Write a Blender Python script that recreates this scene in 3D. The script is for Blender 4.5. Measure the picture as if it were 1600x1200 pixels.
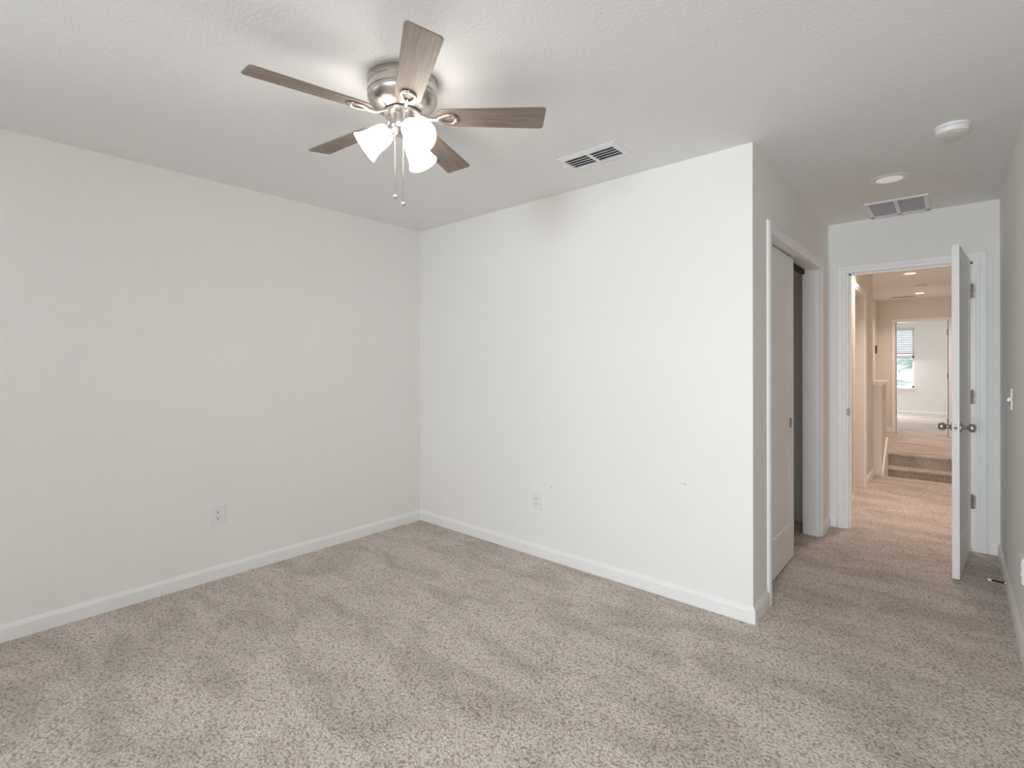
import bpy, bmesh, math, random
import numpy as np
from mathutils import Vector, Matrix

random.seed(7)
for o in list(bpy.data.objects):
    bpy.data.objects.remove(o)
SC = bpy.context.scene
COL = SC.collection
PI = math.pi

# ------------------------------------------------------------------ room dimensions (metres)
H = 2.44            # bedroom ceiling
W = 2.648           # length of the bright wall
D = 2.066           # depth of the entry nook
RX = 3.656          # right wall
BACK = -6.50        # unseen wall behind the camera, depth invented to even the daylight
T = 0.115           # partition thickness
HX = 2.70           # hall left wall face
HR = 3.62           # hall right wall face
HC = 2.475          # hall ceiling
HE = 4.60           # hall floor edge (steps down)
YF = 8.85           # far hall wall face
ZF = 0.05           # far landing level
YW = 13.34          # far room window wall face
FC = 2.52           # far room ceiling

# ------------------------------------------------------------------ camera
cam = bpy.data.cameras.new('camera')
cam.sensor_fit = 'HORIZONTAL'
cam.sensor_width = 36.0
cam.lens = 793.36 / 1600 * 36.0
cam.shift_y = -31.18 / 1600
cam.clip_start = 0.02
cam.clip_end = 200
CAM = bpy.data.objects.new('camera', cam)
COL.objects.link(CAM)
yaw, roll = -0.71542, -0.0016
Fv = Vector((math.sin(yaw), math.cos(yaw), 0))
Rv = Vector((math.cos(yaw), -math.sin(yaw), 0))
Uv = Vector((0, 0, 1))
R2 = Rv * math.cos(roll) + Uv * math.sin(roll)
U2 = -Rv * math.sin(roll) + Uv * math.cos(roll)
M = Matrix((R2, U2, -Fv)).transposed().to_4x4()
M.translation = Vector((3.41486, -2.74410, 1.31640))
CAM.matrix_world = M
SC.camera = CAM

# ------------------------------------------------------------------ world, exposure, daylight
SC.view_settings.view_transform = 'Standard'
SC.view_settings.look = 'None'
SC.view_settings.exposure = 0.27
SC.view_settings.gamma = 1.0
SC.view_settings.use_curve_mapping = False
SC.cycles.use_denoising = True
SC.cycles.max_bounces = 12
SC.cycles.diffuse_bounces = 8
SC.cycles.sample_clamp_indirect = 6.0
SC.cycles.caustics_reflective = False
SC.cycles.caustics_refractive = False

wd = bpy.data.worlds.new('sky')
SC.world = wd
wd.use_nodes = True
bg = wd.node_tree.nodes['Background']
bg.inputs[0].default_value = (0.84, 0.93, 1.0, 1)
bg.inputs[1].default_value = 1.8


def area(name, loc, direction, sx, sy, power, color, disk=False, spread=PI):
    l = bpy.data.lights.new(name, 'AREA')
    l.shape = 'DISK' if disk else 'RECTANGLE'
    l.size = sx
    if not disk:
        l.size_y = sy
    l.energy = power
    l.color = color
    l.spread = spread
    o = bpy.data.objects.new(name, l)
    COL.objects.link(o)
    o.location = loc
    o.rotation_euler = Vector(direction).to_track_quat('-Z', 'Y').to_euler()
    return o


# lamps at two added, unseen bedroom windows; daylight at the far room's window
area('added_rear_daylight', (3.050, BACK + 0.04, 1.49), (0.035, 1, -0.07), 1.04, 1.5, 28, (0.885, 0.95, 1.0), spread=math.radians(78))
area('added_side_daylight', (0.04, -4.150, 1.49), (1, 0.0, 0.0), 1.24, 1.5, 17, (0.895, 0.955, 1.0), spread=math.radians(150))
area('far_room_window_daylight', (1.85, YW - 0.10, 1.45), (0.1, -1, -0.75), 1.5, 1.4, 50, (0.95, 0.98, 1.0))

# ------------------------------------------------------------------ materials
def new_mat(name):
    m = bpy.data.materials.new(name)
    m.use_nodes = True
    nt = m.node_tree
    return m, nt, nt.nodes['Principled BSDF']


def N(nt, t, **kw):
    n = nt.nodes.new(t)
    for k, v in kw.items():
        if k in n.inputs:
            n.inputs[k].default_value = v
        else:
            setattr(n, k, v)
    return n


def plain(name, col, rough=0.5, metal=0.0, spec=0.5, var=0.03, vscale=6.0):
    """base colour with a faint procedural variation"""
    m, nt, b = new_mat(name)
    tc = N(nt, 'ShaderNodeTexCoord')
    no = N(nt, 'ShaderNodeTexNoise', Scale=vscale, Detail=3.0)
    nt.links.new(tc.outputs['Object'], no.inputs['Vector'])
    r = N(nt, 'ShaderNodeValToRGB')
    r.color_ramp.elements[0].position = 0.3
    r.color_ramp.elements[1].position = 0.7
    r.color_ramp.elements[0].color = tuple(c * (1 - var) for c in col) + (1,)
    r.color_ramp.elements[1].color = tuple(min(1, c * (1 + var)) for c in col) + (1,)
    nt.links.new(no.outputs['Fac'], r.inputs['Fac'])
    nt.links.new(r.outputs['Color'], b.inputs['Base Color'])
    b.inputs['Roughness'].default_value = rough
    b.inputs['Metallic'].default_value = metal
    b.inputs['Specular IOR Level'].default_value = spec
    return m


def painted(name, col, bump, scale, dist, rough=0.85, spec=0.25, spots=()):
    """wall paint with orange-peel texture; spots = little chips at world positions"""
    m, nt, b = new_mat(name)
    g = N(nt, 'ShaderNodeNewGeometry')
    no = N(nt, 'ShaderNodeTexNoise', Scale=scale, Detail=3.0, Roughness=0.55)
    nt.links.new(g.outputs['Position'], no.inputs['Vector'])
    bp = N(nt, 'ShaderNodeBump', Strength=bump, Distance=dist)
    nt.links.new(no.outputs['Fac'], bp.inputs['Height'])
    nt.links.new(bp.outputs['Normal'], b.inputs['Normal'])
    lo = N(nt, 'ShaderNodeTexNoise', Scale=1.3, Detail=2.0)
    nt.links.new(g.outputs['Position'], lo.inputs['Vector'])
    r = N(nt, 'ShaderNodeValToRGB')
    r.color_ramp.elements[0].position = 0.3
    r.color_ramp.elements[1].position = 0.7
    r.color_ramp.elements[0].color = tuple(c * 0.985 for c in col) + (1,)
    r.color_ramp.elements[1].color = tuple(c for c in col) + (1,)
    nt.links.new(lo.outputs['Fac'], r.inputs['Fac'])
    out = r.outputs['Color']
    for (p, rad) in spots:
        d = N(nt, 'ShaderNodeVectorMath', operation='DISTANCE')
        nt.links.new(g.outputs['Position'], d.inputs[0])
        d.inputs[1].default_value = p
        c = N(nt, 'ShaderNodeMath', operation='LESS_THAN')
        nt.links.new(d.outputs['Value'], c.inputs[0])
        c.inputs[1].default_value = rad
        mx = N(nt, 'ShaderNodeMix', data_type='RGBA')
        nt.links.new(c.outputs[0], mx.inputs['Factor'])
        nt.links.new(out, mx.inputs['A'])
        mx.inputs['B'].default_value = (0.42, 0.40, 0.37, 1)
        out = mx.outputs['Result']
    nt.links.new(out, b.inputs['Base Color'])
    b.inputs['Roughness'].default_value = rough
    b.inputs['Specular IOR Level'].default_value = spec
    return m


WALLC = (0.88, 0.872, 0.852)
M_WALL = painted('wall_paint', WALLC, 0.10, 160, 0.002)
M_WALL_SPOT = painted('wall_paint_chipped', WALLC, 0.10, 160, 0.002, spots=[
    ((1.374, 0.0, 0.488), 0.003), ((1.384, 0.0, 0.487), 0.004),
    ((2.276, 0.0, 0.652), 0.0035), ((2.294, 0.0, 0.650), 0.004)])
M_CEIL = painted('ceiling_texture', (0.87, 0.87, 0.87), 0.38, 75, 0.006, rough=0.95, spec=0.1)
M_HWALL = painted('hall_paint', (0.80, 0.77, 0.71), 0.10, 160, 0.002)
M_TRIM = plain('trim_paint', (0.89, 0.89, 0.885), 0.42, var=0.01)
M_DOOR = plain('door_paint', (0.89, 0.885, 0.875), 0.45, var=0.01)
M_PLASTIC = plain('white_plastic', (0.84, 0.84, 0.84), 0.35, var=0.01)
M_METALW = plain('white_enamel', (0.84, 0.845, 0.85), 0.40, var=0.01)
M_DARK = plain('dark_recess', (0.02, 0.02, 0.022), 0.8, var=0.1)
M_DUCT = plain('duct_grey', (0.20, 0.215, 0.25), 0.8, var=0.1)
M_FILTER = plain('filter_grey', (0.80, 0.80, 0.84), 0.9, var=0.12, vscale=120)
M_BRONZE = plain('dark_bronze', (0.10, 0.085, 0.06), 0.35, metal=0.9, var=0.1)
M_PULLIN = plain('brass_cup', (0.45, 0.40, 0.26), 0.4, metal=0.7, var=0.1)
M_SATIN = plain('hinge_steel', (0.30, 0.27, 0.24), 0.45, metal=0.9, var=0.15, vscale=60)
M_CHAIN = plain('chain_metal', (0.42, 0.41, 0.40), 0.35, metal=0.8, var=0.1)
M_RUBBER = plain('white_rubber', (0.85, 0.85, 0.84), 0.6, var=0.02)
M_BLIND, nt, b = new_mat('blind_slat')
b.inputs['Base Color'].default_value = (0.90, 0.91, 0.92, 1)
b.inputs['Roughness'].default_value = 0.5
tl = N(nt, 'ShaderNodeBsdfTranslucent')
tl.inputs['Color'].default_value = (0.90, 0.93, 0.95, 1)
ms = N(nt, 'ShaderNodeMixShader')
ms.inputs['Fac'].default_value = 0.5
nt.links.new(b.outputs[0], ms.inputs[1])
nt.links.new(tl.outputs[0], ms.inputs[2])
nt.links.new(ms.outputs[0], nt.nodes['Material Output'].inputs['Surface'])
M_VINYL = plain('window_vinyl', (0.86, 0.86, 0.87), 0.35, var=0.01)
M_LEAF = plain('palm_leaf', (0.50, 0.58, 0.53), 0.6, var=0.25, vscale=4)
M_LENSFAINT = None

# brushed nickel: streaked roughness
M_NICKEL, nt, b = new_mat('brushed_nickel')
tc = N(nt, 'ShaderNodeTexCoord')
mp = N(nt, 'ShaderNodeMapping')
mp.inputs['Scale'].default_value = (20, 20, 260)
nt.links.new(tc.outputs['Object'], mp.inputs['Vector'])
no = N(nt, 'ShaderNodeTexNoise', Scale=3.0, Detail=2.0)
nt.links.new(mp.outputs['Vector'], no.inputs['Vector'])
mr = N(nt, 'ShaderNodeMapRange')
mr.inputs['To Min'].default_value = 0.24
mr.inputs['To Max'].default_value = 0.40
nt.links.new(no.outputs['Fac'], mr.inputs['Value'])
nt.links.new(mr.outputs['Result'], b.inputs['Roughness'])
b.inputs['Base Color'].default_value = (0.56, 0.53, 0.50, 1)
b.inputs['Metallic'].default_value = 1.0

# weathered taupe fan-blade wood, grain along local x
M_WOOD, nt, b = new_mat('taupe_wood')
tc = N(nt, 'ShaderNodeTexCoord')
mp = N(nt, 'ShaderNodeMapping')
mp.inputs['Scale'].default_value = (3.0, 42, 42)
nt.links.new(tc.outputs['Object'], mp.inputs['Vector'])
no = N(nt, 'ShaderNodeTexNoise', Scale=2.2, Detail=6.0, Roughness=0.6, Distortion=0.4)
nt.links.new(mp.outputs['Vector'], no.inputs['Vector'])
r = N(nt, 'ShaderNodeValToRGB')
r.color_ramp.elements[0].position = 0.32
r.color_ramp.elements[1].position = 0.70
r.color_ramp.elements[0].color = (0.175, 0.130, 0.105, 1)
r.color_ramp.elements[1].color = (0.31, 0.245, 0.205, 1)
nt.links.new(no.outputs['Fac'], r.inputs['Fac'])
nt.links.new(r.outputs['Color'], b.inputs['Base Color'])
b.inputs['Roughness'].default_value = 0.5

# carpet: twisted-pile speckle, brushed patches, real bump
M_CARPET, nt, b = new_mat('frieze_carpet')
g = N(nt, 'ShaderNodeNewGeometry')
warp = N(nt, 'ShaderNodeTexNoise', Scale=38.0, Detail=2.0)
nt.links.new(g.outputs['Position'], warp.inputs['Vector'])
wm = N(nt, 'ShaderNodeVectorMath', operation='SCALE')
wm.inputs['Scale'].default_value = 0.02
nt.links.new(warp.outputs['Color'], wm.inputs[0])
wa = N(nt, 'ShaderNodeVectorMath', operation='ADD')
nt.links.new(g.outputs['Position'], wa.inputs[0])
nt.links.new(wm.outputs['Vector'], wa.inputs[1])
fine = N(nt, 'ShaderNodeTexNoise', Scale=105.0, Detail=3.0, Roughness=0.62)
nt.links.new(wa.outputs['Vector'], fine.inputs['Vector'])
vor = N(nt, 'ShaderNodeTexVoronoi', Scale=95.0)
nt.links.new(wa.outputs['Vector'], vor.inputs['Vector'])
big = N(nt, 'ShaderNodeTexNoise', Scale=2.6, Detail=5.0, Roughness=0.62, Distortion=0.5)
mpb = N(nt, 'ShaderNodeMapping')
mpb.inputs['Rotation'].default_value = (0, 0, 0.9)
mpb.inputs['Scale'].default_value = (0.8, 1.9, 1.0)
nt.links.new(g.outputs['Position'], mpb.inputs['Vector'])
nt.links.new(mpb.outputs['Vector'], big.inputs['Vector'])
hsum = N(nt, 'ShaderNodeMath', operation='MULTIPLY_ADD')
nt.links.new(vor.outputs['Distance'], hsum.inputs[0])
hsum.inputs[1].default_value = -0.55
nt.links.new(fine.outputs['Fac'], hsum.inputs[2])
r = N(nt, 'ShaderNodeValToRGB')
r.color_ramp.elements[0].position = 0.0
r.color_ramp.elements[0].color = (0.42, 0.35, 0.30, 1)
r.color_ramp.elements[1].position = 0.50
r.color_ramp.elements[1].color = (0.88, 0.795, 0.73, 1)
e = r.color_ramp.elements.new(0.22)
e.color = (0.74, 0.655, 0.595, 1)
nt.links.new(hsum.outputs[0], r.inputs['Fac'])
rb = N(nt, 'ShaderNodeValToRGB')
rb.color_ramp.elements[0].position = 0.36
rb.color_ramp.elements[0].color = (0.77, 0.76, 0.75, 1)
rb.color_ramp.elements[1].position = 0.58
rb.color_ramp.elements[1].color = (1, 1, 1, 1)
nt.links.new(big.outputs['Fac'], rb.inputs['Fac'])
mx = N(nt, 'ShaderNodeMix', data_type='RGBA', blend_type='MULTIPLY')
mx.inputs['Factor'].default_value = 1.0
nt.links.new(r.outputs['Color'], mx.inputs['A'])
nt.links.new(rb.outputs['Color'], mx.inputs['B'])
nt.links.new(mx.outputs['Result'], b.inputs['Base Color'])
bp = N(nt, 'ShaderNodeBump', Strength=0.9, Distance=0.010)
nt.links.new(hsum.outputs[0], bp.inputs['Height'])
nt.links.new(bp.outputs['Normal'], b.inputs['Normal'])
b.inputs['Roughness'].default_value = 1.0
b.inputs['Specular IOR Level'].default_value = 0.05
b.inputs['Sheen Weight'].default_value = 0.15


def emitter(name, col, strength):
    m, nt, b = new_mat(name)
    b.inputs['Base Color'].default_value = (0.9, 0.9, 0.88, 1)
    b.inputs['Emission Color'].default_value = col + (1,)
    b.inputs['Emission Strength'].default_value = strength
    b.inputs['Roughness'].default_value = 0.4
    return m


M_SHADE = emitter('lit_frosted_glass', (1.0, 0.93, 0.86), 8.0)
M_BULB = emitter('lit_bulb', (1.0, 0.92, 0.80), 4.0)
M_LENSFAINT = emitter('faint_diffuser', (1.0, 0.95, 0.85), 0.22)  # lens with a weak emission of its own
M_LENSON = emitter('lit_diffuser', (1.0, 0.88, 0.76), 6.0)

M_GLASS, nt, b = new_mat('window_glass')
nt.nodes.remove(b)
out = nt.nodes['Material Output']
tr = N(nt, 'ShaderNodeBsdfTransparent')
gl = N(nt, 'ShaderNodeBsdfGlossy', Roughness=0.02)
ms = N(nt, 'ShaderNodeMixShader')
lw = N(nt, 'ShaderNodeLayerWeight', Blend=0.15)
nt.links.new(lw.outputs['Fresnel'], ms.inputs['Fac'])
nt.links.new(tr.outputs[0], ms.inputs[1])
nt.links.new(gl.outputs[0], ms.inputs[2])
nt.links.new(ms.outputs[0], out.inputs['Surface'])

M_CRYSTAL, nt, b = new_mat('clear_ball')
b.inputs['Base Color'].default_value = (0.50, 0.53, 0.60, 1)
b.inputs['Roughness'].default_value = 0.12
b.inputs['Metallic'].default_value = 0.35

# ------------------------------------------------------------------ object helpers
def tag(o, label=None, cat=None, group=None, kind=None):
    if label: o['label'] = label
    if cat: o['category'] = cat
    if group: o['group'] = group
    if kind: o['kind'] = kind
    return o


def empty(name, loc=(0, 0, 0), rz=0.0):
    o = bpy.data.objects.new(name, None)
    o.empty_display_size = 0.05
    COL.objects.link(o)
    o.location = loc
    o.rotation_euler = (0, 0, rz)
    return o


class MB:
    """collects shapes into one mesh"""
    def __init__(s):
        s.bm = bmesh.new()

    def quad(s, pts):
        return s.bm.faces.new([s.bm.verts.new(p) for p in pts])

    def box(s, x0, x1, y0, y1, z0, z1):
        v = [s.bm.verts.new((x, y, z)) for z in (z0, z1) for (x, y) in ((x0, y0), (x1, y0), (x1, y1), (x0, y1))]
        for f in ((3, 2, 1, 0), (4, 5, 6, 7), (0, 1, 5, 4), (1, 2, 6, 5), (2, 3, 7, 6), (3, 0, 4, 7)):
            s.bm.faces.new([v[i] for i in f])
        return s

    def loops(s, rings, closed=True, cap0=True, cap1=True):
        """bridge a list of equal-length point rings"""
        vs = [[s.bm.verts.new(p) for p in ring] for ring in rings]
        n = len(vs[0])
        for a, c in zip(vs[:-1], vs[1:]):
            for i in range(n if closed else n - 1):
                j = (i + 1) % n
                s.bm.faces.new((a[i], a[j], c[j], c[i]))
        if cap0: s.bm.faces.new(list(reversed(vs[0])))
        if cap1: s.bm.faces.new(vs[-1])
        return s

    def lathe(s, prof, n=40, mat=None):
        """prof = (r, z) list revolved about z, then transformed by mat"""
        mat = mat or Matrix.Identity(4)
        rings = []
        for r, z in prof:
            rings.append([mat @ Vector((max(r, 1e-4) * math.cos(2 * PI * i / n), max(r, 1e-4) * math.sin(2 * PI * i / n), z)) for i in range(n)])
        return s.loops(rings)

    def tube(s, pts, rad, n=10):
        pts = [Vector(p) for p in pts]
        rads = rad if isinstance(rad, (list, tuple)) else [rad] * len(pts)
        rings = []
        ref = None
        for i, p in enumerate(pts):
            t = (pts[min(i + 1, len(pts) - 1)] - pts[max(i - 1, 0)]).normalized()
            if ref is None:
                ref = t.orthogonal().normalized()
            ref = (ref - t * ref.dot(t)).normalized()
            q = t.cross(ref)
            rings.append([p + (ref * math.cos(2 * PI * k / n) + q * math.sin(2 * PI * k / n)) * rads[i] for k in range(n)])
        return s.loops(rings)

    def prism(s, p0, p1, a, c, prof, m0=0.0, m1=0.0):
        """profile (u, v) along axes a, c, swept from p0 to p1; ends mitred by m * u"""
        p0, p1, a, c = Vector(p0), Vector(p1), Vector(a), Vector(c)
        t = (p1 - p0).normalized()
        r0 = [p0 + a * u + c * v - t * m0 * u for u, v in prof]
        r1 = [p1 + a * u + c * v + t * m1 * u for u, v in prof]
        return s.loops([r0, r1])

    def build(s, name, mat, parent=None, smooth=None, bevel=None, loc=None):
        bmesh.ops.recalc_face_normals(s.bm, faces=s.bm.faces)
        me = bpy.data.meshes.new(name)
        s.bm.to_mesh(me)
        s.bm.free()
        me.materials.append(mat)
        if smooth is not None:
            for p in me.polygons:
                p.use_smooth = True
            me.set_sharp_from_angle(angle=math.radians(smooth))
        o = bpy.data.objects.new(name, me)
        COL.objects.link(o)
        if parent: o.parent = parent
        if loc: o.location = loc
        if bevel:
            md = o.modifiers.new('bevel', 'BEVEL')
            md.width = bevel
            md.segments = 2
            md.limit_method = 'ANGLE'
        return o


def copy_tree(o, parent=None):
    c = o.copy()
    COL.objects.link(c)
    if parent: c.parent = parent
    for ch in [x for x in list(bpy.data.objects) if x.parent == o]:
        copy_tree(ch, c)
    return c


def struct(mb, name, mat, label, cat, **kw):
    return tag(mb.build(name, mat, **kw), label, cat, kind='structure')


# ------------------------------------------------------------------ room shell
FLOOR_T = 0.25
mb = MB()
mb.box(-T, RX + T, BACK - T, D + T, -FLOOR_T, 0)
mb.box(HX - T, HR + T, D + T, HE, -FLOOR_T, 0)
struct(mb, 'floor', M_CARPET, 'beige twisted-pile carpet floor of the bedroom and near hall', 'floor')

struct(MB().box(-T, RX + T, BACK - T, D + T, H, H + 0.1), 'ceiling', M_CEIL,
       'white knockdown-textured bedroom ceiling with the fan on it', 'ceiling')
SY0, SY1 = -4.80, -3.50       # unseen side window added to the left wall for daylight
WZ0, WZ1 = 0.72, 2.26
mb = MB()
mb.box(-T, 0, SY1, T, 0, H)
mb.box(-T, 0, BACK - T, SY0, 0, H)
mb.box(-T, 0, SY0, SY1, 0, WZ0)
mb.box(-T, 0, SY0, SY1, WZ1, H)
struct(mb, 'wall_left', M_WALL, 'plain off-white wall at the left with a low outlet', 'wall')
w3 = tag(empty('window_added_3'), 'added, unseen bedroom side window in the left wall behind the viewpoint', 'window', kind='structure')
mb = MB()
for y0, y1 in ((SY0, SY0 + .05), (SY1 - .05, SY1)):
    mb.box(-.09, -.04, y0, y1, WZ0, WZ1)
for z0, z1 in ((WZ0, WZ0 + .05), (WZ1 - .05, WZ1), (1.46, 1.51)):
    mb.box(-.09, -.04, SY0, SY1, z0, z1)
mb.build('frame', M_VINYL, w3)
MB().box(-.068, -.062, SY0 + .05, SY1 - .05, WZ0 + .05, WZ1 - .05).build('pane', M_GLASS, w3)
struct(MB().box(0, W, 0, T, 0, H), 'wall_back', M_WALL_SPOT, 'bright off-white wall straight ahead beneath the ceiling register', 'wall')

# closet front wall, opening y 0.33..1.70
CY0, CY1, CZ = 0.33, 1.70, 2.035
mb = MB()
mb.box(W - T, W, T, CY0, 0, H)
mb.box(W - T, W, CY1, D, 0, H)
mb.box(W - T, W, CY0, CY1, CZ, H)
struct(mb, 'wall_closet', M_WALL, 'narrow wall holding the sliding closet doorway', 'wall')
# closet interior
mb = MB()
mb.box(W - 0.80, W - 0.70, T, D, 0, H)                # back of the closet
mb.box(W - 0.70, W - T, D - 0.03, D, 0, H)            # its far side
struct(mb, 'wall_closet_inside', M_WALL, 'unlit inner wall seen through the closet gap', 'wall')

# entry wall with doorway x 2.783..3.522
EX0, EX1, EZ = 2.783, 3.522, 2.035
mb = MB()
mb.box(W - T, EX0, D, D + T, 0, H + 0.1)
mb.box(EX1, RX, D, D + T, 0, H + 0.1)
mb.box(EX0, EX1, D, D + T, EZ, H + 0.1)
struct(mb, 'wall_entry', M_WALL, 'short wall around the open doorway to the hall', 'wall')
struct(MB().box(RX, RX + T, BACK - T, D + T, 0, H), 'wall_right', M_WALL,
       'off-white wall at the far right edge with the light switch', 'wall')
# wall behind the camera, with a window added to light the room
WX0, WX1 = 2.50, 3.60
mb = MB()
mb.box(0, WX0, BACK - T, BACK, 0, H)
mb.box(WX1, RX, BACK - T, BACK, 0, H)
mb.box(WX0, WX1, BACK - T, BACK, 0, WZ0)
mb.box(WX0, WX1, BACK - T, BACK, WZ1, H)
struct(mb, 'wall_front', M_WALL, 'bedroom wall behind the viewpoint with an added window', 'wall')
w1 = tag(empty('window_added_1', (0, 0, 0)), 'added, unseen bedroom double window behind the viewpoint', 'window', kind='structure')
mb = MB()
y0, y1 = BACK - 0.09, BACK - 0.04
for x0, x1 in ((WX0, WX0 + .05), (WX1 - .05, WX1), ((WX0 + WX1) / 2 - .04, (WX0 + WX1) / 2 + .04)):
    mb.box(x0, x1, y0, y1, WZ0, WZ1)
for z0, z1 in ((WZ0, WZ0 + .05), (WZ1 - .05, WZ1), (1.46, 1.51)):
    mb.box(WX0, WX1, y0, y1, z0, z1)
mb.build('frame', M_VINYL, w1)
MB().box(WX0 + .05, WX1 - .05, BACK - .068, BACK - .062, WZ0 + .05, WZ1 - .05).build('pane', M_GLASS, w1)

# ------------------------------------------------------------------ hall
mb = MB()
HY0, HY1, HZ = 3.02, 3.78, 2.03
mb.box(HX - T, HX, D + T, HY0, 0, HC)
mb.box(HX - T, HX, HY1, 4.56, 0, HC)
mb.box(HX - T, HX, HY0, HY1, HZ, HC)
struct(mb, 'wall_hall_left', M_HWALL, 'hall wall with a side doorway, seen through the open bedroom door', 'wall')
struct(MB().box(HR, HR + T, D + T, YF, -0.6, HC), 'wall_hall_right', M_HWALL, 'hall wall hidden behind the open bedroom door', 'wall')
struct(MB().box(2.22, HR + T, D + T, YF, HC, HC + .1), 'ceiling_hall', M_CEIL, 'hall ceiling with two lit recessed lights', 'ceiling')
# stairwell side wall
mb = MB().box(2.22, 2.34, 4.445, YF, -0.6, HC)
mb.box(2.34, HX - T, 4.445, 4.56, -0.6, HC)
struct(mb, 'wall_stairwell', M_HWALL, 'stairwell wall beyond the half wall', 'wall')
# far wall, opening x 2.63..3.345
FX0, FX1, FZ = 2.63, 3.345, 2.065
mb = MB()
mb.box(2.22, FX0, YF, YF + T, -0.3, HC + .1)
mb.box(FX1, HR + T, YF, YF + T, -0.3, HC + .1)
mb.box(FX0, FX1, YF, YF + T, FZ, HC + .1)
struct(mb, 'wall_hall_far', M_HWALL, 'far hall wall around the second bedroom doorway', 'wall')
# half wall beside the steps
hw = struct(MB().box(2.69, 2.785, 4.565, 5.06, -0.6, 1.055), 'half_wall', M_HWALL, 'low half wall with a moulded cap at the hall steps', 'half wall')
mb = MB()
mb.box(2.665, 2.815, 4.540, 5.085, 1.086, 1.108)
mb.box(2.680, 2.797, 4.553, 5.072, 1.055, 1.086)
mb.build('cap', M_TRIM, hw, bevel=0.004)
# sloping skirt board on the half wall
mb = MB()
poly = [(4.57, -0.33), (4.57, 0.06), (4.62, 0.10), (5.0, 0.37), (5.06, 0.40), (5.06, -0.33)]
mb.loops([[(2.785, y, z) for y, z in poly], [(2.803, y, z) for y, z in poly]])
struct(mb, 'trim_1', M_TRIM, 'sloping skirt board against the half wall beside the steps', 'trim')
# steps
st = tag(empty('staircase', (3.2, 6.2, -0.30)), 'two carpeted steps in the hall leading to the landing', 'stairs')


def step_mb(yn, z, yb, z0):
    """carpeted step: rounded nosing at yn, tread at z back to yb"""
    prof = []
    for k in range(9):
        a = -PI / 2 + PI * k / 8
        prof.append((yn + 0.02 - 0.02 * math.cos(a), z - 0.02 + 0.02 * math.sin(a)))
    prof = [(yn + 0.045, z0), (yn + 0.045, z - 0.042)] + prof + [(yb, z), (yb, z0)]
    m = MB()
    m.loops([[(2.345, y, zz) for y, zz in prof], [(HR, y, zz) for y, zz in prof]])
    return m


for i, (yn, z, yb, z0) in enumerate(((5.97, ZF - 0.175, 6.32, -0.30), (6.20, ZF, 6.40, -0.30))):
    o = step_mb(yn, z, yb if i == 0 else 6.40, z0).build('step', M_CARPET, st, smooth=40)
    o.matrix_parent_inverse = Matrix.Translation(-Vector(st.location))
struct(MB().box(2.34, HR, HE, 6.23, -0.6, -0.30), 'floor_stair_landing', M_CARPET, 'sunken carpeted landing in front of the steps', 'floor')
mb = MB().box(2.34, HR, 6.40, YF + T, -0.3, ZF)
struct(mb, 'floor_landing', M_CARPET, 'carpet of the far hall beyond the steps', 'floor')

# far bedroom
struct(MB().box(0.4, 4.6, YF + T, YW + T, -0.2, ZF), 'floor_far_room', M_CARPET, 'daylit pale carpet of the far bedroom', 'floor')
struct(MB().box(0.4, 4.6, YF + T, YW + T, FC, FC + .1), 'ceiling_far_room', M_CEIL, 'ceiling of the far bedroom', 'ceiling')
mb = MB().box(0.4, 0.5, YF + T, YW + T, ZF, FC)
struct(mb, 'wall_far_room_left', M_WALL, 'side wall of the far bedroom', 'wall')
struct(MB().box(4.5, 4.6, YF + T, YW + T, ZF, FC), 'wall_far_room_right', M_WALL, 'side wall of the far bedroom past the doorway', 'wall')
mb = MB().box(0.5, 2.22, YF, YF + T, ZF, FC)
mb.box(HR + T, 4.5, YF, YF + T, ZF, FC)
struct(mb, 'wall_far_room_near', M_WALL, 'doorway wall of the far bedroom, seen from inside it', 'wall')
GX0, GX1, GZ0, GZ1 = 1.00, 2.68, 0.70, 2.20
mb = MB()
mb.box(0.5, GX0, YW, YW + T, ZF, FC)
mb.box(GX1, 4.5, YW, YW + T, ZF, FC)
mb.box(GX0, GX1, YW, YW + T, ZF, GZ0)
mb.box(GX0, GX1, YW, YW + T, GZ1, FC)
struct(mb, 'wall_far_room_window', M_WALL, 'pale wall with a window at the end of the far bedroom', 'wall')
w2 = tag(empty('window_2'), 'far bedroom window seen through both doorways', 'window', kind='structure')
mb = MB()
y0, y1 = YW + .045, YW + .095
for x0, x1 in ((GX0, GX0 + .04), (GX1 - .035, GX1), (1.80, 1.88)):
    mb.box(x0, x1, y0, y1, GZ0, GZ1)
for z0, z1 in ((GZ0, GZ0 + .06), (GZ1 - .04, GZ1), (1.44, 1.52)):
    mb.box(GX0, GX1, y0, y1, z0, z1)
mb.build('frame', M_VINYL, w2, bevel=0.004)
MB().box(GX0 + .04, GX1 - .035, YW + .068, YW + .073, GZ0 + .05, GZ1 - .04).build('pane', M_GLASS, w2)
MB().box(GX0 - .03, GX1 + .03, YW - .03, YW + .045, GZ0 - .025, GZ0 + .004).build('sill', M_TRIM, w2, bevel=0.004)
bl = tag(empty('window_blind', (1.84, YW + 0.02, GZ1)), 'white slatted blind half lowered in the far bedroom window', 'blind')
inv = Matrix.Translation(-Vector(bl.location))
mb = MB().box(GX0 + .01, GX1 - .01, YW - .012, YW + .04, GZ1 - .075, GZ1 - .005)
mb.build('valance', M_BLIND, bl, bevel=0.004).matrix_parent_inverse = inv
mb = MB()
z = GZ1 - 0.10
while z > 1.60:
    c, s = math.cos(.72) * .025, math.sin(.72) * .025
    ym = YW + 0.014
    mb.loops([[(x, ym - c, z - s), (x, ym + c, z + s), (x, ym + c + .002, z + s - .002), (x, ym - c + .002, z - s - .002)] for x in (GX0 + .02, GX1 - .02)])
    z -= 0.044
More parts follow.
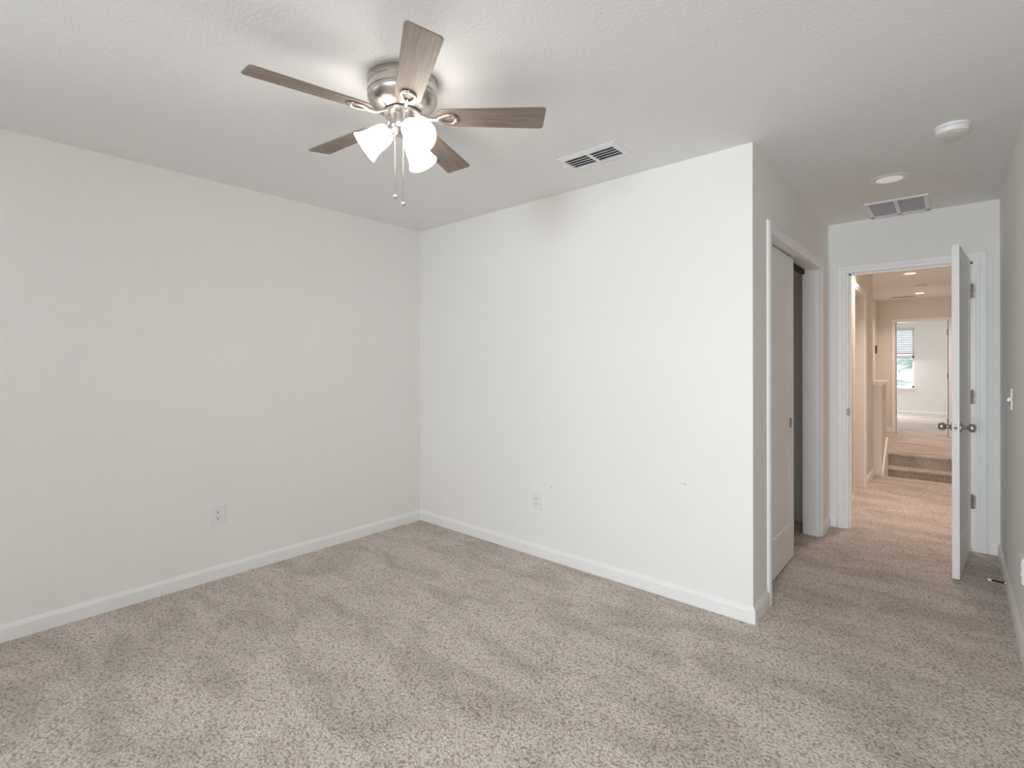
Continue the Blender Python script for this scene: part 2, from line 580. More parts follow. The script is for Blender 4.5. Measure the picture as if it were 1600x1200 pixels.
mb.build('slats', M_BLIND, bl).matrix_parent_inverse = inv
mb = MB().box(GX0 + .02, GX1 - .02, YW - .008, YW + .036, 1.545, 1.59)
mb.build('bottom_rail', plain('rail_shaded_grey', (0.62, 0.60, 0.62), .5), bl, bevel=0.004).matrix_parent_inverse = inv  # rail's shade is put into its grey colour

# plants and ground beyond the window
struct(MB().box(-14, 18, YW + T + .01, 40, -3.2, -3.0), 'ground', plain('lawn', (0.22, 0.30, 0.16), .95, var=.2),
       'lawn outside below the far window', 'ground')


def palm(loc, nf, seed, label):
    rnd = random.Random(seed)
    root = tag(empty('palm_tree', loc), label, 'palm', 'palms outside the far window')
    h = 2.9
    MB().tube([(0, 0, 0), (0.05, 0, h * .5), (0, 0, h)], [0.14, 0.11, 0.10], 10).build('trunk', plain('palm_trunk', (0.30, 0.26, 0.21), .9, var=.2), root)
    for k in range(nf):
        a = 2 * PI * k / nf + rnd.uniform(-.2, .2)
        L = rnd.uniform(1.3, 1.7)
        up = rnd.uniform(.5, 1.3)
        m = MB()
        spine = []
        for i in range(13):
            t = i / 12
            rr = L * t * math.cos(up * (1 - .3 * t))
            spine.append(Vector((rr * math.cos(a), rr * math.sin(a), h + L * (t * math.sin(up) - 0.75 * t * t))))
        m.tube(spine, [0.015 * (1 - .7 * i / 12) for i in range(13)], 5)
        side = Vector((-math.sin(a), math.cos(a), 0))
        for i in range(2, 13):
            p = spine[i]
            d = (spine[i] - spine[i - 1]).normalized()
            for s in (-1, 1):
                l = 0.42 * (1 - .5 * abs(i - 6) / 6)
                tip = p + side * s * l * .75 + d * l * .6 + Vector((0, 0, -.12))
                wv = d * 0.022
                m.loops([[p - wv, p + wv, p + wv + Vector((0, 0, .004)), p - wv + Vector((0, 0, .004))],
                         [tip - wv * .2, tip + wv * .2, tip + wv * .2 + Vector((0, 0, .003)), tip - wv * .2 + Vector((0, 0, .003))]])
        m.build('frond', M_LEAF, root)
    return root


palm((2.72, 15.3, -3.0 + 1.15), 19, 3, 'palm standing close outside the far bedroom window')
palm((2.0, 18.2, -3.0 + 0.55), 10, 9, 'second palm, further out beyond the far window')

# ------------------------------------------------------------------ baseboards
BH, BT = 0.083, 0.014
BPROF = [(0, 0), (BT, 0), (BT, BH - .022), (BT * .75, BH - .012), (BT * .45, BH - .005), (BT * .3, BH), (0, BH)]
BB = [0]


def baseboard(name, p0, p1, nrm, m0, m1, label, z=0.0, mat=None):
    mb = MB().prism((p0[0], p0[1], z), (p1[0], p1[1], z), (nrm[0], nrm[1], 0), (0, 0, 1), BPROF, m0, m1)
    return struct(mb, name, mat or M_TRIM, label, 'baseboard')


baseboard('baseboard_left', (0, BACK), (0, 0), (1, 0), -1, -1, 'white baseboard along the left wall')
baseboard('baseboard_back', (0, 0), (W, 0), (0, -1), -1, 1, 'white baseboard along the bright wall ahead')
baseboard('baseboard_closet', (W, 0), (W, 0.25), (1, 0), 1, 0, 'short white baseboard before the closet casing')
baseboard('baseboard_closet_far', (W, 1.775), (W, D), (1, 0), 0, -1, 'short white baseboard past the closet casing')
baseboard('baseboard_entry', (W, D), (2.703, D), (0, -1), -1, 0, 'bit of baseboard between closet corner and hall doorway')
baseboard('baseboard_entry_right', (3.600, D), (RX, D), (0, -1), 0, -1, 'bit of baseboard behind the open door')
baseboard('baseboard_right', (RX, BACK), (RX, D), (-1, 0), -1, -1, 'white baseboard along the right wall under the door stop')
baseboard('baseboard_front', (0, BACK), (RX, BACK), (0, 1), -1, -1, 'white baseboard under the added bedroom window')
baseboard('baseboard_hall_near', (HX, D + T + .02), (HX, HY0 - .07), (1, 0), 0, 0, 'hall baseboard before the side doorway')
baseboard('baseboard_hall_left', (HX, HY1 + .07), (HX, 4.56), (1, 0), 0, 0, 'hall baseboard between side doorway and half wall')
baseboard('baseboard_hall_far', (2.34, YF), (FX0 - .065, YF), (0, -1), 0, 0, 'baseboard left of the far doorway', z=ZF)
baseboard('baseboard_far_room', (0.5, YW), (4.5, YW), (0, -1), 0, 0, 'baseboard under the far bedroom window', z=ZF)

# ------------------------------------------------------------------ door and closet casings
CW, CT = 0.066, 0.017
CPROF = [(0, 0), (0, CT * .55), (CW * .10, CT * .70), (CW * .30, CT * .78), (CW * .36, CT * .98), (CW * .80, CT), (CW * .93, CT * .75), (CW, CT * .55), (CW, 0)]


def casing(mb, o, ax, nrm, u0, u1, z0, z1, shift=0.0):
    """three mitred boards round an opening; ax = along-wall axis, nrm = out of the wall"""
    o, ax, nrm = Vector(o), Vector(ax), Vector(nrm)
    Z = Vector((0, 0, 1))
    a, c = o + ax * u0, o + ax * u1
    mb.prism(a + Z * z0, a + Z * z1, -ax, nrm, CPROF, 0, 1)
    mb.prism(c + Z * z0, c + Z * z1, ax, nrm, CPROF, 0, 1)
    mb.prism(a + Z * z1, c + Z * z1, Z, nrm, CPROF, 1, 1)
    return mb


# entry doorway: casing both sides + jamb lining with stop
mb = casing(MB(), (0, D, 0), (1, 0, 0), (0, -1, 0), EX0 - .012, EX1 + .010, 0, EZ)
casing(mb, (0, D + T, 0), (1, 0, 0), (0, 1, 0), EX0 - .012, EX1 + .010, 0, EZ)
struct(mb, 'trim_2', M_TRIM, 'white casing around the hall doorway', 'trim')
mb = MB()
mb.box(EX0 - .014, EX0 + .003, D - .001, D + T + .001, 0, EZ + .012)
mb.box(EX1 - .003, EX1 + .014, D - .001, D + T + .001, 0, EZ + .012)
mb.box(EX0, EX1, D - .001, D + T + .001, EZ - .003, EZ + .012)
mb.box(EX0, EX0 + .014, D + .040, D + .075, 0, EZ)
mb.box(EX1 - .014, EX1, D + .040, D + .075, 0, EZ)
mb.box(EX0, EX1, D + .040, D + .075, EZ - .014, EZ)
j = struct(mb, 'trim_3', M_TRIM, 'white jamb lining of the hall doorway with its stop', 'trim')
mb = MB().box(EX0 - .002, EX0 + .0045, D - .003, D + .036, 0.90, 0.958)
mb.box(EX0 - .010, EX0 + .0045, D - .005, D - .001, 0.905, 0.953)
o = mb.build('strike_plate', M_SATIN, j, bevel=.0007)
o['label'] = 'dull steel strike plate'
# closet
mb = casing(MB(), (W, 0, 0), (0, 1, 0), (1, 0, 0), CY0 - .010, CY1 + .007, 0, CZ)
struct(mb, 'trim_4', M_TRIM, 'white casing around the closet doorway', 'trim')
mb = MB()
for y0, y1, s in ((CY0 - .012, CY0 + .001, 1), (CY1 - .001, CY1 + .012, -1)):
    mb.box(W - T, W, y0, y1, 0, CZ + .012)
mb.box(W - .034, W, CY1 - .007, CY1, 0, CZ)
mb.box(W - .030, W, CY0, CY1, CZ - .006, CZ + .001)
mb.box(W - T, W, CY0, CY1, CZ - .001, CZ + .012)
struct(mb, 'trim_5', M_TRIM, 'white jamb lining inside the closet doorway', 'trim')
mb = MB().box(W - .108, W - .088, CY0 + .002, CY1 - .06, CZ - .036, CZ - .002)
tag(mb.build('sliding_door_track', M_DARK), 'dark metal sliding track under the closet head', 'track')
# hall side doorway
mb = casing(MB(), (HX, 0, 0), (0, 1, 0), (1, 0, 0), HY0 - .005, HY1 + .005, 0, HZ)
struct(mb, 'trim_6', M_TRIM, 'casing of the side doorway in the hall', 'trim')
d3 = tag(empty('door_3', (HX - .10, HY0, 0)), 'closed side door recessed in the hall wall', 'door', kind='structure')
MB().box(-.015, .02, 0.004, HY1 - HY0 - .004, .012, HZ - .004).build('slab', M_DOOR, d3)
# far doorway
mb = casing(MB(), (0, YF, 0), (1, 0, 0), (0, -1, 0), FX0 - .008, FX1 + .008, ZF, FZ)
struct(mb, 'trim_7', M_TRIM, 'casing of the far bedroom doorway', 'trim')
mb = MB()
mb.box(FX0 - .012, FX0 + .002, YF, YF + T, ZF, FZ + .01)
mb.box(FX1 - .002, FX1 + .012, YF, YF + T, ZF, FZ + .01)
mb.box(FX0, FX1, YF, YF + T, FZ - .002, FZ + .01)
j = struct(mb, 'trim_8', M_TRIM, 'jamb lining of the far bedroom doorway', 'trim')
for z in (1.86, 1.10, 0.30):
    mb = MB().box(FX1 - .004, FX1 - .001, YF + .004, YF + .045, z - .05, z + .05)
    mb.box(FX1 - .012, FX1 - .002, YF - .010, YF + .004, z - .05, z + .05)
    mb.build('hinge', M_SATIN, j)

# ------------------------------------------------------------------ panel doors
def rounded(x0, x1, z0, z1, r, n=5):
    pts = []
    for cx, cz, a0 in ((x1 - r, z1 - r, 0), (x0 + r, z1 - r, 90), (x0 + r, z0 + r, 180), (x1 - r, z0 + r, 270)):
        for k in range(n + 1):
            a = math.radians(a0 + 90 * k / n)
            pts.append((cx + r * math.cos(a), cz + r * math.sin(a)))
    return pts


def panel_door(w, h, t, panels):
    """moulded slab in local x (0..w), y (0..t), z (0..h); panels = (x0, x1, z0, z1) on both faces"""
    mb = MB()
    bm = mb.bm
    xs = sorted({0, w} | {p[0] for p in panels} | {p[1] for p in panels})
    zs = sorted({0, h} | {p[2] for p in panels} | {p[3] for p in panels})
    for y, sgn in ((0, 1), (t, -1)):
        for x0, x1 in zip(xs[:-1], xs[1:]):
            for z0, z1 in zip(zs[:-1], zs[1:]):
                pan = [p for p in panels if p[0] <= x0 and x1 <= p[1] and p[2] <= z0 and z1 <= p[3]]
                if not pan:
                    mb.quad([(x0, y, z0), (x1, y, z0), (x1, y, z1), (x0, y, z1)])
                    continue
                n = 5
                rings = []
                for ins, dep, r in ((0.0, 0.0, .035), (.007, .0055, .030), (.019, .0065, .022), (.034, .0020, .012), (.040, .0016, .008)):
                    rings.append([bm.verts.new((x, y + sgn * dep, z)) for x, z in rounded(x0 + ins, x1 - ins, z0 + ins, z1 - ins, r, n)])
                cor = [bm.verts.new(p) for p in ((x1, y, z1), (x0, y, z1), (x0, y, z0), (x1, y, z0))]
                R0 = rings[0]
                for q in range(4):
                    for k in range(n):
                        bm.faces.new((cor[q], R0[q * (n + 1) + k], R0[q * (n + 1) + k + 1]))
                for a, c in zip(rings[:-1], rings[1:]):
                    m = len(a)
                    for i in range(m):
                        bm.faces.new((a[i], a[(i + 1) % m], c[(i + 1) % m], c[i]))
                bm.faces.new(rings[-1])
    for (xa, xb) in ((0, 0), (w, w)):
        mb.quad([(xa, 0, 0), (xa, t, 0), (xa, t, h), (xa, 0, h)])
    for z in (0, h):
        mb.quad([(0, 0, z), (w, 0, z), (w, t, z), (0, t, z)])
    bmesh.ops.remove_doubles(bm, verts=bm.verts, dist=1e-5)
    return mb


# open entry door: free edge near (3.425, 1.328), hinge near (3.507, 2.053)
hin = Vector((3.507, 2.056, 0))
fre = Vector((3.443, 1.328, 0))
dv = (fre - hin)
DWID = dv.length
ang = math.atan2(dv.y, dv.x)
d1 = tag(empty('door_1', (hin.x, hin.y, 0.0), ang), 'white panel door standing open into the room with round nickel knobs', 'door', kind='structure')
# local x runs hinge -> free edge, the face toward the right wall is local y = 0, the other is local y = -0.035
DT, DH = 0.035, 2.018
o = panel_door(DWID, DH, DT, [(.12, DWID - .12, .22, .82), (.12, DWID - .12, 1.03, 1.88)]).build('slab', M_DOOR, d1, smooth=25)
o.location = (0, -DT, 0.014)


def knob(sign):
    """door knob; axis along local y, sign = which side"""
    mat = Matrix.Rotation(-sign * PI / 2, 4, 'X')
    mb = MB().lathe([(0.0, .018), (.010, .018), (.0115, .026), (.0125, .032), (.019, .037), (.0245, .044), (.0265, .052), (.0255, .060), (.021, .067), (.013, .0705), (0, .0715)], 32, mat)
    kn = mb.build('knob', M_NICKEL, d1, smooth=50)
    MB().lathe([(0, 0), (.0325, 0), (.0325, .003), (.030, .007), (.018, .010), (.012, .020), (0, .020)], 32, mat).build('rosette', M_NICKEL, kn, smooth=40)
    return kn


k = knob(1)
k.location = (DWID - .062, 0, .925)
k = knob(-1)
k.location = (DWID - .062, -DT, .925)
lp = MB().box(DWID - .0005, DWID + .0012, -DT / 2 - .0125, -DT / 2 + .0125, .896, .954).build('latch_plate', M_METALW, d1, bevel=.0005)
lp['label'] = 'pale latch face plate'
mat = Matrix.Rotation(PI / 2, 4, 'Y')
MB().lathe([(0, 0), (.008, 0), (.008, .009), (.004, .012), (0, .012)], 16, mat).build('latch_bolt', M_SATIN, lp, loc=(DWID, -DT / 2, .925))
for dz in (-.02, .02):
    MB().lathe([(0, 0), (.003, 0), (.003, .0018), (0, .002)], 10, mat).build('screw', M_SATIN, lp, loc=(DWID, -DT / 2, .925 + dz))
for z in (1.823, 1.078, 0.344):
    mb = MB().lathe([(0, -.047), (.0065, -.047), (.0065, .047), (0, .047)], 14)
    mb.box(-.034, 0, -.0015, .0022, -.045, .045)
    hg = mb.build('hinge', M_SATIN, d1, smooth=40)
    hg.location = (-.004, .0075, z)
    hg.rotation_euler = (0, 0, -ang + 0.06 - PI)
    MB().lathe([(0, .047), (.0045, .047), (.0045, .052), (.002, .055), (0, .055)], 12).build('hinge_pin', M_SATIN, hg)

# sliding closet door
CDW = 1.105 - CY0 - .003
d2 = tag(empty('door_2', (W - .050, CY0 + .003, 0.0), PI / 2), 'white two-panel sliding closet door with a round finger pull', 'door', kind='structure')
o = panel_door(CDW, 2.008, .034, [(.115, CDW - .115, .235, .815), (.115, CDW - .115, 1.025, 1.885)]).build('slab', M_DOOR, d2, smooth=25)
o.location = (0, 0, .016)
# local x runs along the wall (+y world); local +y points into the closet, so the room face is local y = 0
mat = Matrix.Rotation(PI / 2, 4, 'X')
fp = MB().lathe([(.020, .0003), (.024, .0012), (.031, .0014), (.034, .0002), (.034, -.004), (.020, -.004)], 32, mat).build('finger_pull', M_BRONZE, d2, smooth=40)
fp.location = (CDW - .083, 0, .922)
MB().lathe([(0, .0002), (.021, .0004), (.022, -.002), (0, -.002)], 28, mat).build('cup', M_PULLIN, fp)
fp['label'] = 'dark bronze recessed finger pull'
MB().box(CDW - .17, CDW - .05, .005, .028, 2.024, 2.030).build('roller_hanger', M_DARK, d2)

# ------------------------------------------------------------------ electrical
def outlet(name, loc, rz, label):
    """duplex outlet: local plate in xz, facing -y"""
    root = tag(empty(name, loc, rz), label, 'outlet', 'duplex wall outlets')
    mb = MB().loops([[(sx * .0395, 0, sz * .0595) for sx, sz in ((-1, -1), (1, -1), (1, 1), (-1, 1))],
                     [(sx * .0395, -.0045, sz * .0595) for sx, sz in ((-1, -1), (1, -1), (1, 1), (-1, 1))],
                     [(sx * .0360, -.009, sz * .0560) for sx, sz in ((-1, -1), (1, -1), (1, 1), (-1, 1))]])
    mb.build('cover_plate', M_PLASTIC, root)
    rot = Matrix.Rotation(PI / 2, 4, 'X')
    for dz in (-.0195, .0195):
        pts = rounded(-.0165, .0165, -.0135, .0135, .011, 5)
        mb = MB().loops([[(x, y, z + dz) for x, z in pts] for y in (-.008, -.0112)])
        rc = mb.build('receptacle', M_PLASTIC, root)
        mb = MB()
        mb.box(-.0075, -.0053, -.0116, -.0104, dz - .001, dz + .007)
        mb.box(.0053, .0075, -.0116, -.0104, dz + .000, dz + .007)
        mb.lathe([(0, .0104), (.0034, .0104), (.0034, .0117), (0, .0117)], 12, Matrix.Translation((0, 0, dz - .007)) @ rot)
        mb.build('socket_holes', M_DARK, rc)
    MB().lathe([(0, .008), (.0028, .008), (.0026, .0102), (0, .0105)], 12, rot).build('screw', M_METALW, root)
    return root


outlet('wall_outlet', (0.0, -1.578, .395), PI / 2, 'white outlet low on the left wall')
outlet('wall_outlet', (1.255, 0.0, .378), 0, 'white outlet low on the bright wall ahead')
outlet('wall_outlet', (RX, .533, .375), -PI / 2, 'white outlet low on the wall at the far right edge')

sw = tag(empty('light_switch', (RX, 1.145, 1.121), -PI / 2), 'white toggle light switch on the wall beside the open door', 'light switch')
mb = MB().loops([[(sx * .036, 0, sz * .058) for sx, sz in ((-1, -1), (1, -1), (1, 1), (-1, 1))],
                 [(sx * .036, -.0025, sz * .058) for sx, sz in ((-1, -1), (1, -1), (1, 1), (-1, 1))],
                 [(sx * .033, -.0065, sz * .055) for sx, sz in ((-1, -1), (1, -1), (1, 1), (-1, 1))]])
mb.build('cover_plate', M_PLASTIC, sw)
mb = MB().loops([[(-.005, -.006, -.012), (.005, -.006, -.012), (.005, -.006, .012), (-.005, -.006, .012)],
                 [(-.004, -.019, -.012), (.004, -.019, -.012), (.004, -.019, -.003), (-.004, -.019, -.003)]])
mb.build('toggle', M_PLASTIC, sw)
for dz in (-.030, .030):
    MB().lathe([(0, .006), (.0028, .006), (.0026, .0078), (0, .008)], 12, Matrix.Rotation(PI / 2, 4, 'X')).build('screw', M_SATIN, sw, loc=(0, 0, dz))

# thermostat in the stairwell
mb = MB().box(2.34, 2.362, 8.60, 8.70, 1.50, 1.645)
tag(mb.build('thermostat', M_BRONZE, bevel=.004), 'small dark control box on the stairwell wall', 'thermostat')

# door stop on the right baseboard
ds = tag(empty('door_stop', (RX - BT, 1.345, .045)), 'spring door stop with white tip sticking out of the right baseboard', 'door stop')
rot = Matrix.Rotation(-PI / 2, 4, 'Y')
MB().lathe([(0, 0), (.012, 0), (.012, .004), (.006, .008), (0, .008)], 16, rot).build('base', M_NICKEL, ds, smooth=40)
pts = []
for i in range(15 * 8 + 1):
    a = 2 * PI * i / 8
    rr = .0058 - .0015 * i / 120
    pts.append((-.006 - .055 * i / 120, rr * math.cos(a), rr * math.sin(a)))
MB().tube(pts, .0016, 5).build('spring', M_BRONZE, ds, smooth=60)
MB().lathe([(0, .060), (.0065, .060), (.0075, .064), (.0070, .074), (.004, .077), (0, .077)], 16, rot).build('rubber_tip', M_RUBBER, ds, smooth=40)

# ------------------------------------------------------------------ ceiling fixtures
# supply register
rg = tag(empty('air_register', (1.947, -.382, H)), 'white louvred air register on the ceiling beside the fan', 'vent')
RW, RL, FW = .178, .095, .026
mb = MB()
for sx, sy in ((1, 0), (-1, 0), (0, 1), (0, -1)):
    if sx:
        a, c = sx * RW, sx * (RW - FW)
        mb.loops([[(a, -RL, 0), (a, RL, 0), (a, RL, -.003), (a, -RL, -.003)], [(c, -RL + FW, 0), (c, RL - FW, 0), (c, RL - FW, -.012), (c, -RL + FW, -.012)]])
    else:
        a, c = sy * RL, sy * (RL - FW)
        mb.loops([[(-RW, a, 0), (RW, a, 0), (RW, a, -.003), (-RW, a, -.003)], [(-RW + FW, c, 0), (RW - FW, c, 0), (RW - FW, c, -.012), (-RW + FW, c, -.012)]])
mb.box(-.009, .009, -RL + FW, RL - FW, -.0115, -.004)
mb.build('frame', M_METALW, rg)
MB().box(-RW + FW, RW - FW, -RL + FW, RL - FW, -.0012, -.0002).build('duct', M_DUCT, rg)
for s in (-1, 1):
    mb = MB()
    x0, x1 = (.009, RW - FW) if s > 0 else (-RW + FW, -.009)
    for k in range(5):
        yc = -RL + FW + .014 + k * .0285
        mb.loops([[(x, yc - .0105, -.0105), (x, yc + .0085, -.0035), (x, yc + .009, -.0045), (x, yc - .0097, -.012)] for x in (x0, x1)])
    mb.build('louvre_bank', M_METALW, rg)
MB().box(-.165, -.160, -.030, -.026, -.030, -.010).build('damper_lever', M_METALW, rg)

# return grille
rt = tag(empty('return_grille', (3.115, 1.818, H)), 'white return grille with two grey screens near the doorway', 'vent')
GW, GL = .178, .232
mb = MB()
fw = .028
mb.box(-GW, GW, -GL, -GL + fw, -.011, 0)
mb.box(-GW, GW, GL - fw - .035, GL, -.011, 0)
mb.box(-GW, -GW + fw, -GL + fw, GL - fw, -.011, 0)
mb.box(GW - fw, GW, -GL + fw, GL - fw, -.011, 0)
mb.box(-.012, .012, -GL + fw, GL - fw, -.011, 0)
mb.build('frame', M_METALW, rt, bevel=.003)
for s in (-1, 1):
    mb = MB()
    x0, x1 = (.012, GW - fw) if s > 0 else (-GW + fw, -.012)
    y = -GL + fw + .006
    while y < GL - fw - .04:
        mb.loops([[(x, y, -.010), (x, y + .009, -.002), (x, y + .010, -.002), (x, y + .001, -.010)] for x in (x0, x1)])
        y += .0125
    mb.box(x0, x1, -GL + fw, GL - fw - .035, -.0016, -.0004)
    mb.build('screen', M_FILTER, rt)


def recessed(loc, r, lens, label, group=None):
    root = tag(empty('recessed_light', loc), label, 'ceiling light', group)
    MB().lathe([(r * .66, 0), (r * .66, -.001), (r * .70, -.0035), (r * .95, -.004), (r, -.002), (r, 0)], 40).build('trim_ring', M_METALW, root, smooth=40)
    MB().lathe([(0, 0), (r * .68, 0), (r * .68, -.002), (0, -.0028)], 40).build('lens', lens, root, smooth=40)
    return root


recessed((3.122, 1.100, H), .100, M_LENSFAINT, 'pale round flush light on the bedroom ceiling by the return grille')
recessed((2.998, 5.55, HC), .085, M_LENSON, 'nearer lit round light on the hall ceiling', 'lit hall ceiling lights')
recessed((3.000, 7.98, HC), .085, M_LENSON, 'farther lit round light on the hall ceiling', 'lit hall ceiling lights')
WARM = (1.0, 0.785, 0.69)
for y, p in ((5.55, 7.8), (7.98, 7.8)):
    area('hall_light_beam', (2.999, y, HC - .006), (0, 0, -1), .11, .11, p, WARM, disk=True, spread=math.radians(130))
recessed((3.02, 2.95, HC), .085, M_LENSON, 'added, unseen hall ceiling light just past the open doorway head', 'lit hall ceiling lights')  # fixture added out of sight to brighten the near hall and nook
area('hall_light_beam', (3.02, 2.95, HC - .006), (0, 0, -1), .11, .11, 7.8, WARM, disk=True, spread=math.radians(105))  # lamp of the added fixture, spilling through the doorway


def detector(loc, r, label):
    root = tag(empty('smoke_detector', loc), label, 'smoke detector')
    MB().lathe([(0, 0), (r, 0), (r, -.008), (r * .98, -.010), (0, -.010)], 44).build('base', M_PLASTIC, root, smooth=35)
    cap = MB().lathe([(0, -.011), (r * .95, -.011), (r * .96, -.026), (r * .90, -.034), (r * .84, -.036), (r * .5, -.038), (0, -.038)], 44).build('cover', M_PLASTIC, root, smooth=35)
    for k in range(8):
        a = 2 * PI * k / 8 + .35
        m = Matrix.Rotation(a, 4, 'Z') @ Matrix.Translation((r * .955, 0, -.014))
        c = [m @ Vector(p) for p in ((-.002, -.010, -.0015), (.0025, -.010, -.0015), (.0025, .010, -.0015), (-.002, .010, -.0015))]
        d = [m @ Vector(p) for p in ((-.002, -.010, .0015), (.0025, -.010, .0015), (.0025, .010, .0015), (-.002, .010, .0015))]
        MB().loops([c, d]).build('smoke_slot', M_FILTER, cap)
    MB().lathe([(0, -.0378), (.009, -.0378), (.009, -.0395), (0, -.040)], 20).build('test_button', M_PLASTIC, root, loc=(.022, -.018, 0))
    return root


detector((3.412, .445, H), .068, 'white smoke detector on the bedroom ceiling near the right wall')
detector((3.065, 6.86, HC), .062, 'small smoke detector on the hall ceiling between the two lit lights')
hv = tag(empty('return_grille', (2.765, 8.36, HC)), 'brown-looking slotted vent on the hall ceiling before the far wall', 'vent')
mb = MB()
mb.box(-.18, .18, -.09, -.07, -.008, 0).box(-.18, .18, .07, .09, -.008, 0).box(-.18, -.16, -.07, .07, -.008, 0).box(.16, .18, -.07, .07, -.008, 0)
mb.build('frame', M_METALW, hv)
MB().box(-.16, .16, -.07, .07, -.003, -.0005).build('screen', M_DUCT, hv)

# ------------------------------------------------------------------ ceiling fan
FXC, FYC = 1.7636, -1.5038
fan = tag(empty('ceiling_fan', (FXC, FYC, H)), 'brushed nickel flush ceiling fan with five taupe blades and three lit shades', 'ceiling fan')
ZO = -H
MB().lathe([(0, 0), (.134, 0), (.136, -.004), (.136, -.026), (.132, -.030), (.132, -.034), (.137, -.038), (.137, -.058), (.1335, -.0615), (.1335, -.064),
            (.136, -.068), (.1365, -.074), (.132, -.084), (.122, -.098), (.107, -.110), (.090, -.118), (.079, -.121), (.076, -.124), (0, -.124)], 64).build('motor_housing', M_NICKEL, fan, smooth=30)
fw_ = MB().lathe([(0, -.1235), (.070, -.1235), (.070, -.1265), (.074, -.128), (.0755, -.134), (.073, -.139), (.058, -.1405), (.055, -.138), (0, -.138)], 56).build('flywheel', M_NICKEL, fan, smooth=30)
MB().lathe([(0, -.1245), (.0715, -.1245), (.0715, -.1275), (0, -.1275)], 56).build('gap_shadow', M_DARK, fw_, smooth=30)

BZ = -.143        # blade plane below the ceiling
th0 = 4.4945
blade0 = None
for k in range(5):
    if blade0 is None:
        # outline, root near r = .128 (rounded), tip at r = .567
        up, lo = [], []
        r0, r1 = .128, .567
        ring = []
        for i in range(13):            # rounded root
            a = PI / 2 + PI * i / 12
            ring.append((r0 + .046 + .046 * math.cos(a), .0485 * math.sin(a)))
        wt = .0605
        for i in range(5):
            a = -PI / 2 + (PI / 2) * i / 4
            ring.append((r1 - .014 + .014 * math.cos(a), -wt + .014 + .014 * math.sin(a)))
        for i in range(5):
            a = (PI / 2) * i / 4
            ring.append((r1 - .020 + .014 * math.cos(a), wt - .014 + .014 * math.sin(a)))
        mb = MB().loops([[(x, y, z) for x, y in ring] for z in (.003, -.003)])
        blade0 = mb.build('blade', M_WOOD, fan, bevel=.0012)
        # iron: neck from the flywheel, then a teardrop loop under the blade
        mb = MB()
        mb.tube([(.062, 0, .010), (.080, 0, .006), (.098, 0, -.004), (.114, 0, -.009), (.130, 0, -.0085), (.142, 0, -.007)],
                [.0075, .0065, .006, .0065, .008, .009], 10)
        loop = []
        for i in range(29):
            a = 2 * PI * i / 28
            px = .176 - .038 * math.cos(a)
            wdt = .030 * (0.35 + 0.65 * (1 - math.cos(a)) / 2) * math.sin(a)
            loop.append((px, wdt * 1.15, -.0075))
        mb.tube(loop, .0058, 8)
        mb.tube([(.138, 0, -.006), (.150, 0, -.0055), (.160, 0, -.0055)], [.010, .007, .003], 8)
        for sx, sy in ((.205, .016), (.205, -.016), (.213, 0)):
            mb.lathe([(0, -.003), (.0075, -.003), (.0075, -.0095), (.005, -.0125), (0, -.013)], 12, Matrix.Translation((sx, sy, 0)))
        mb.build('blade_iron', M_NICKEL, blade0, smooth=50)
        bl_ = blade0
    else:
        bl_ = copy_tree(blade0, fan)
    a = th0 + k * 2 * PI / 5
    bl_.location = (0, 0, BZ)
    bl_.rotation_euler = (Matrix.Rotation(a, 3, 'Z') @ Matrix.Rotation(math.radians(-12), 3, 'X')).to_euler()

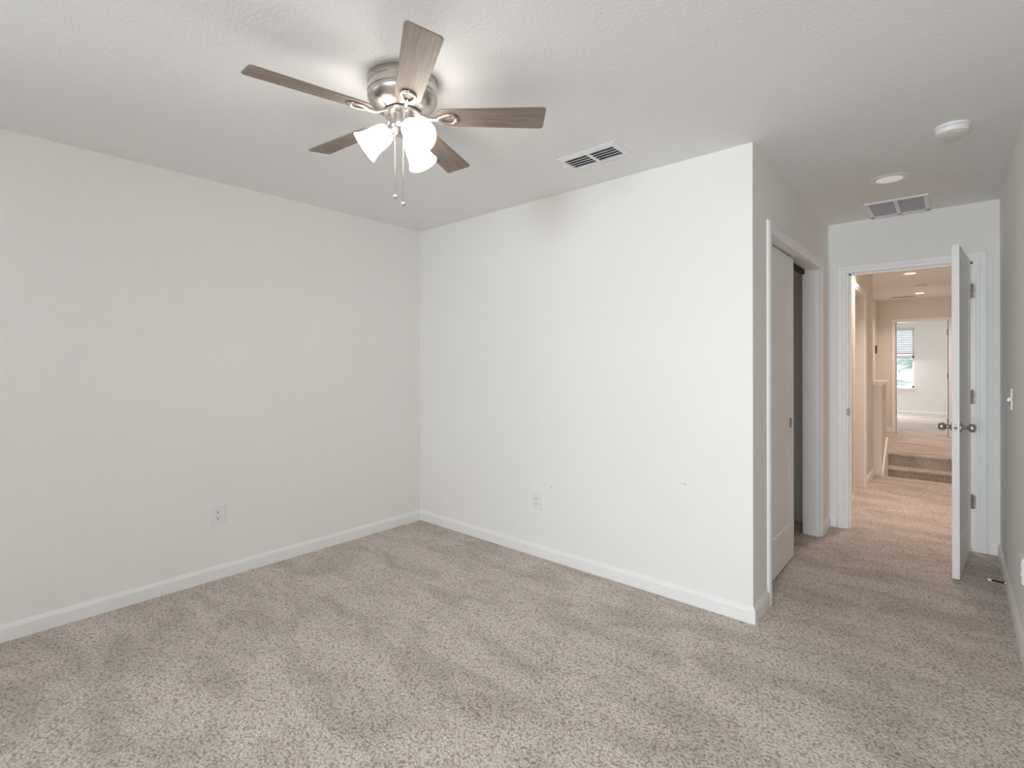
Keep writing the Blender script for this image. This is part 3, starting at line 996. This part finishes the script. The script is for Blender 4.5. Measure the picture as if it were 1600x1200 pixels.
# light kit
MB().lathe([(0, -.130), (.0505, -.130), (.0515, -.133), (.0515, -.182), (.050, -.188), (.046, -.196), (.046, -.199), (.038, -.209), (.024, -.217), (.010, -.221), (0, -.222)], 48).build('light_fitter', M_NICKEL, fan, smooth=30)
fm = fan
axis_cam = math.atan2(-Fv.y, -Fv.x)       # toward the viewpoint at the time of the photo
shade0 = None
tilt = math.radians(37)
sp = [(.0245, 0), (.030, .004), (.0370, .016), (.0425, .034), (.0450, .055), (.0475, .078), (.0520, .098), (.0580, .112), (.0628, .122)]
for k, off in enumerate((38, 38 - 120, 38 + 120)):
    if shade0 is None:
        inner = [(max(r - .003, .004), z) for r, z in reversed(sp)]
        inner[-1] = (.0225, .0)
        mb = MB()
        n = 44
        prof = sp + inner
        rings = [[(r * math.cos(2 * PI * i / n), r * math.sin(2 * PI * i / n), z) for i in range(n)] for r, z in prof]
        mb.loops(rings + [rings[0]], cap0=False, cap1=False)
        bmesh.ops.remove_doubles(mb.bm, verts=mb.bm.verts, dist=1e-6)
        shade0 = mb.build('lamp_shade', M_SHADE, fan, smooth=50)
        MB().lathe([(0, .012), (.012, .012), (.013, .030), (.022, .050), (.027, .068), (.022, .086), (.010, .094), (0, .095)], 24).build('bulb', M_BULB, shade0, smooth=50)
        MB().lathe([(0, -.030), (.013, -.030), (.014, -.020), (.026, -.014), (.0285, -.004), (.0285, .004), (.0265, .006), (0, .006)], 32).build('lamp_socket', M_NICKEL, shade0, smooth=40)
        s_ = shade0
    else:
        s_ = copy_tree(shade0, fan)
    a = axis_cam + math.radians(off)
    dirn = Vector((math.cos(a) * math.cos(tilt), math.sin(a) * math.cos(tilt), -math.sin(tilt)))
    s_.location = Vector((math.cos(a) * .052, math.sin(a) * .052, -.198))
    s_.rotation_euler = dirn.to_track_quat('Z', 'Y').to_euler()

for dx, zt, zb in ((-.031, -.200, -.458), (.001, -.217, -.488)):
    px, py = Rv.x * dx, Rv.y * dx
    mb = MB().tube([(px, py, zt), (px, py, zb + .008)], .0011, 6)
    z = zt
    while z > zb + .01:
        mb.lathe([(0, .0017), (.0015, .0009), (.0015, -.0009), (0, -.0017)], 6, Matrix.Translation((px, py, z)))
        z -= .0062
    ch = mb.build('pull_chain', M_CHAIN, fan)
    MB().lathe([(0, .0105), (.004, .0095), (.0088, .005), (.0108, 0), (.0088, -.005), (.005, -.0092), (0, -.0108)], 16).build('chain_ball', M_CRYSTAL, ch, smooth=30, loc=(px, py, zb))
    MB().lathe([(0, .014), (.003, .014), (.0035, .009), (0, .009)], 10).build('ball_cap', M_CHAIN, ch, loc=(px, py, zb))
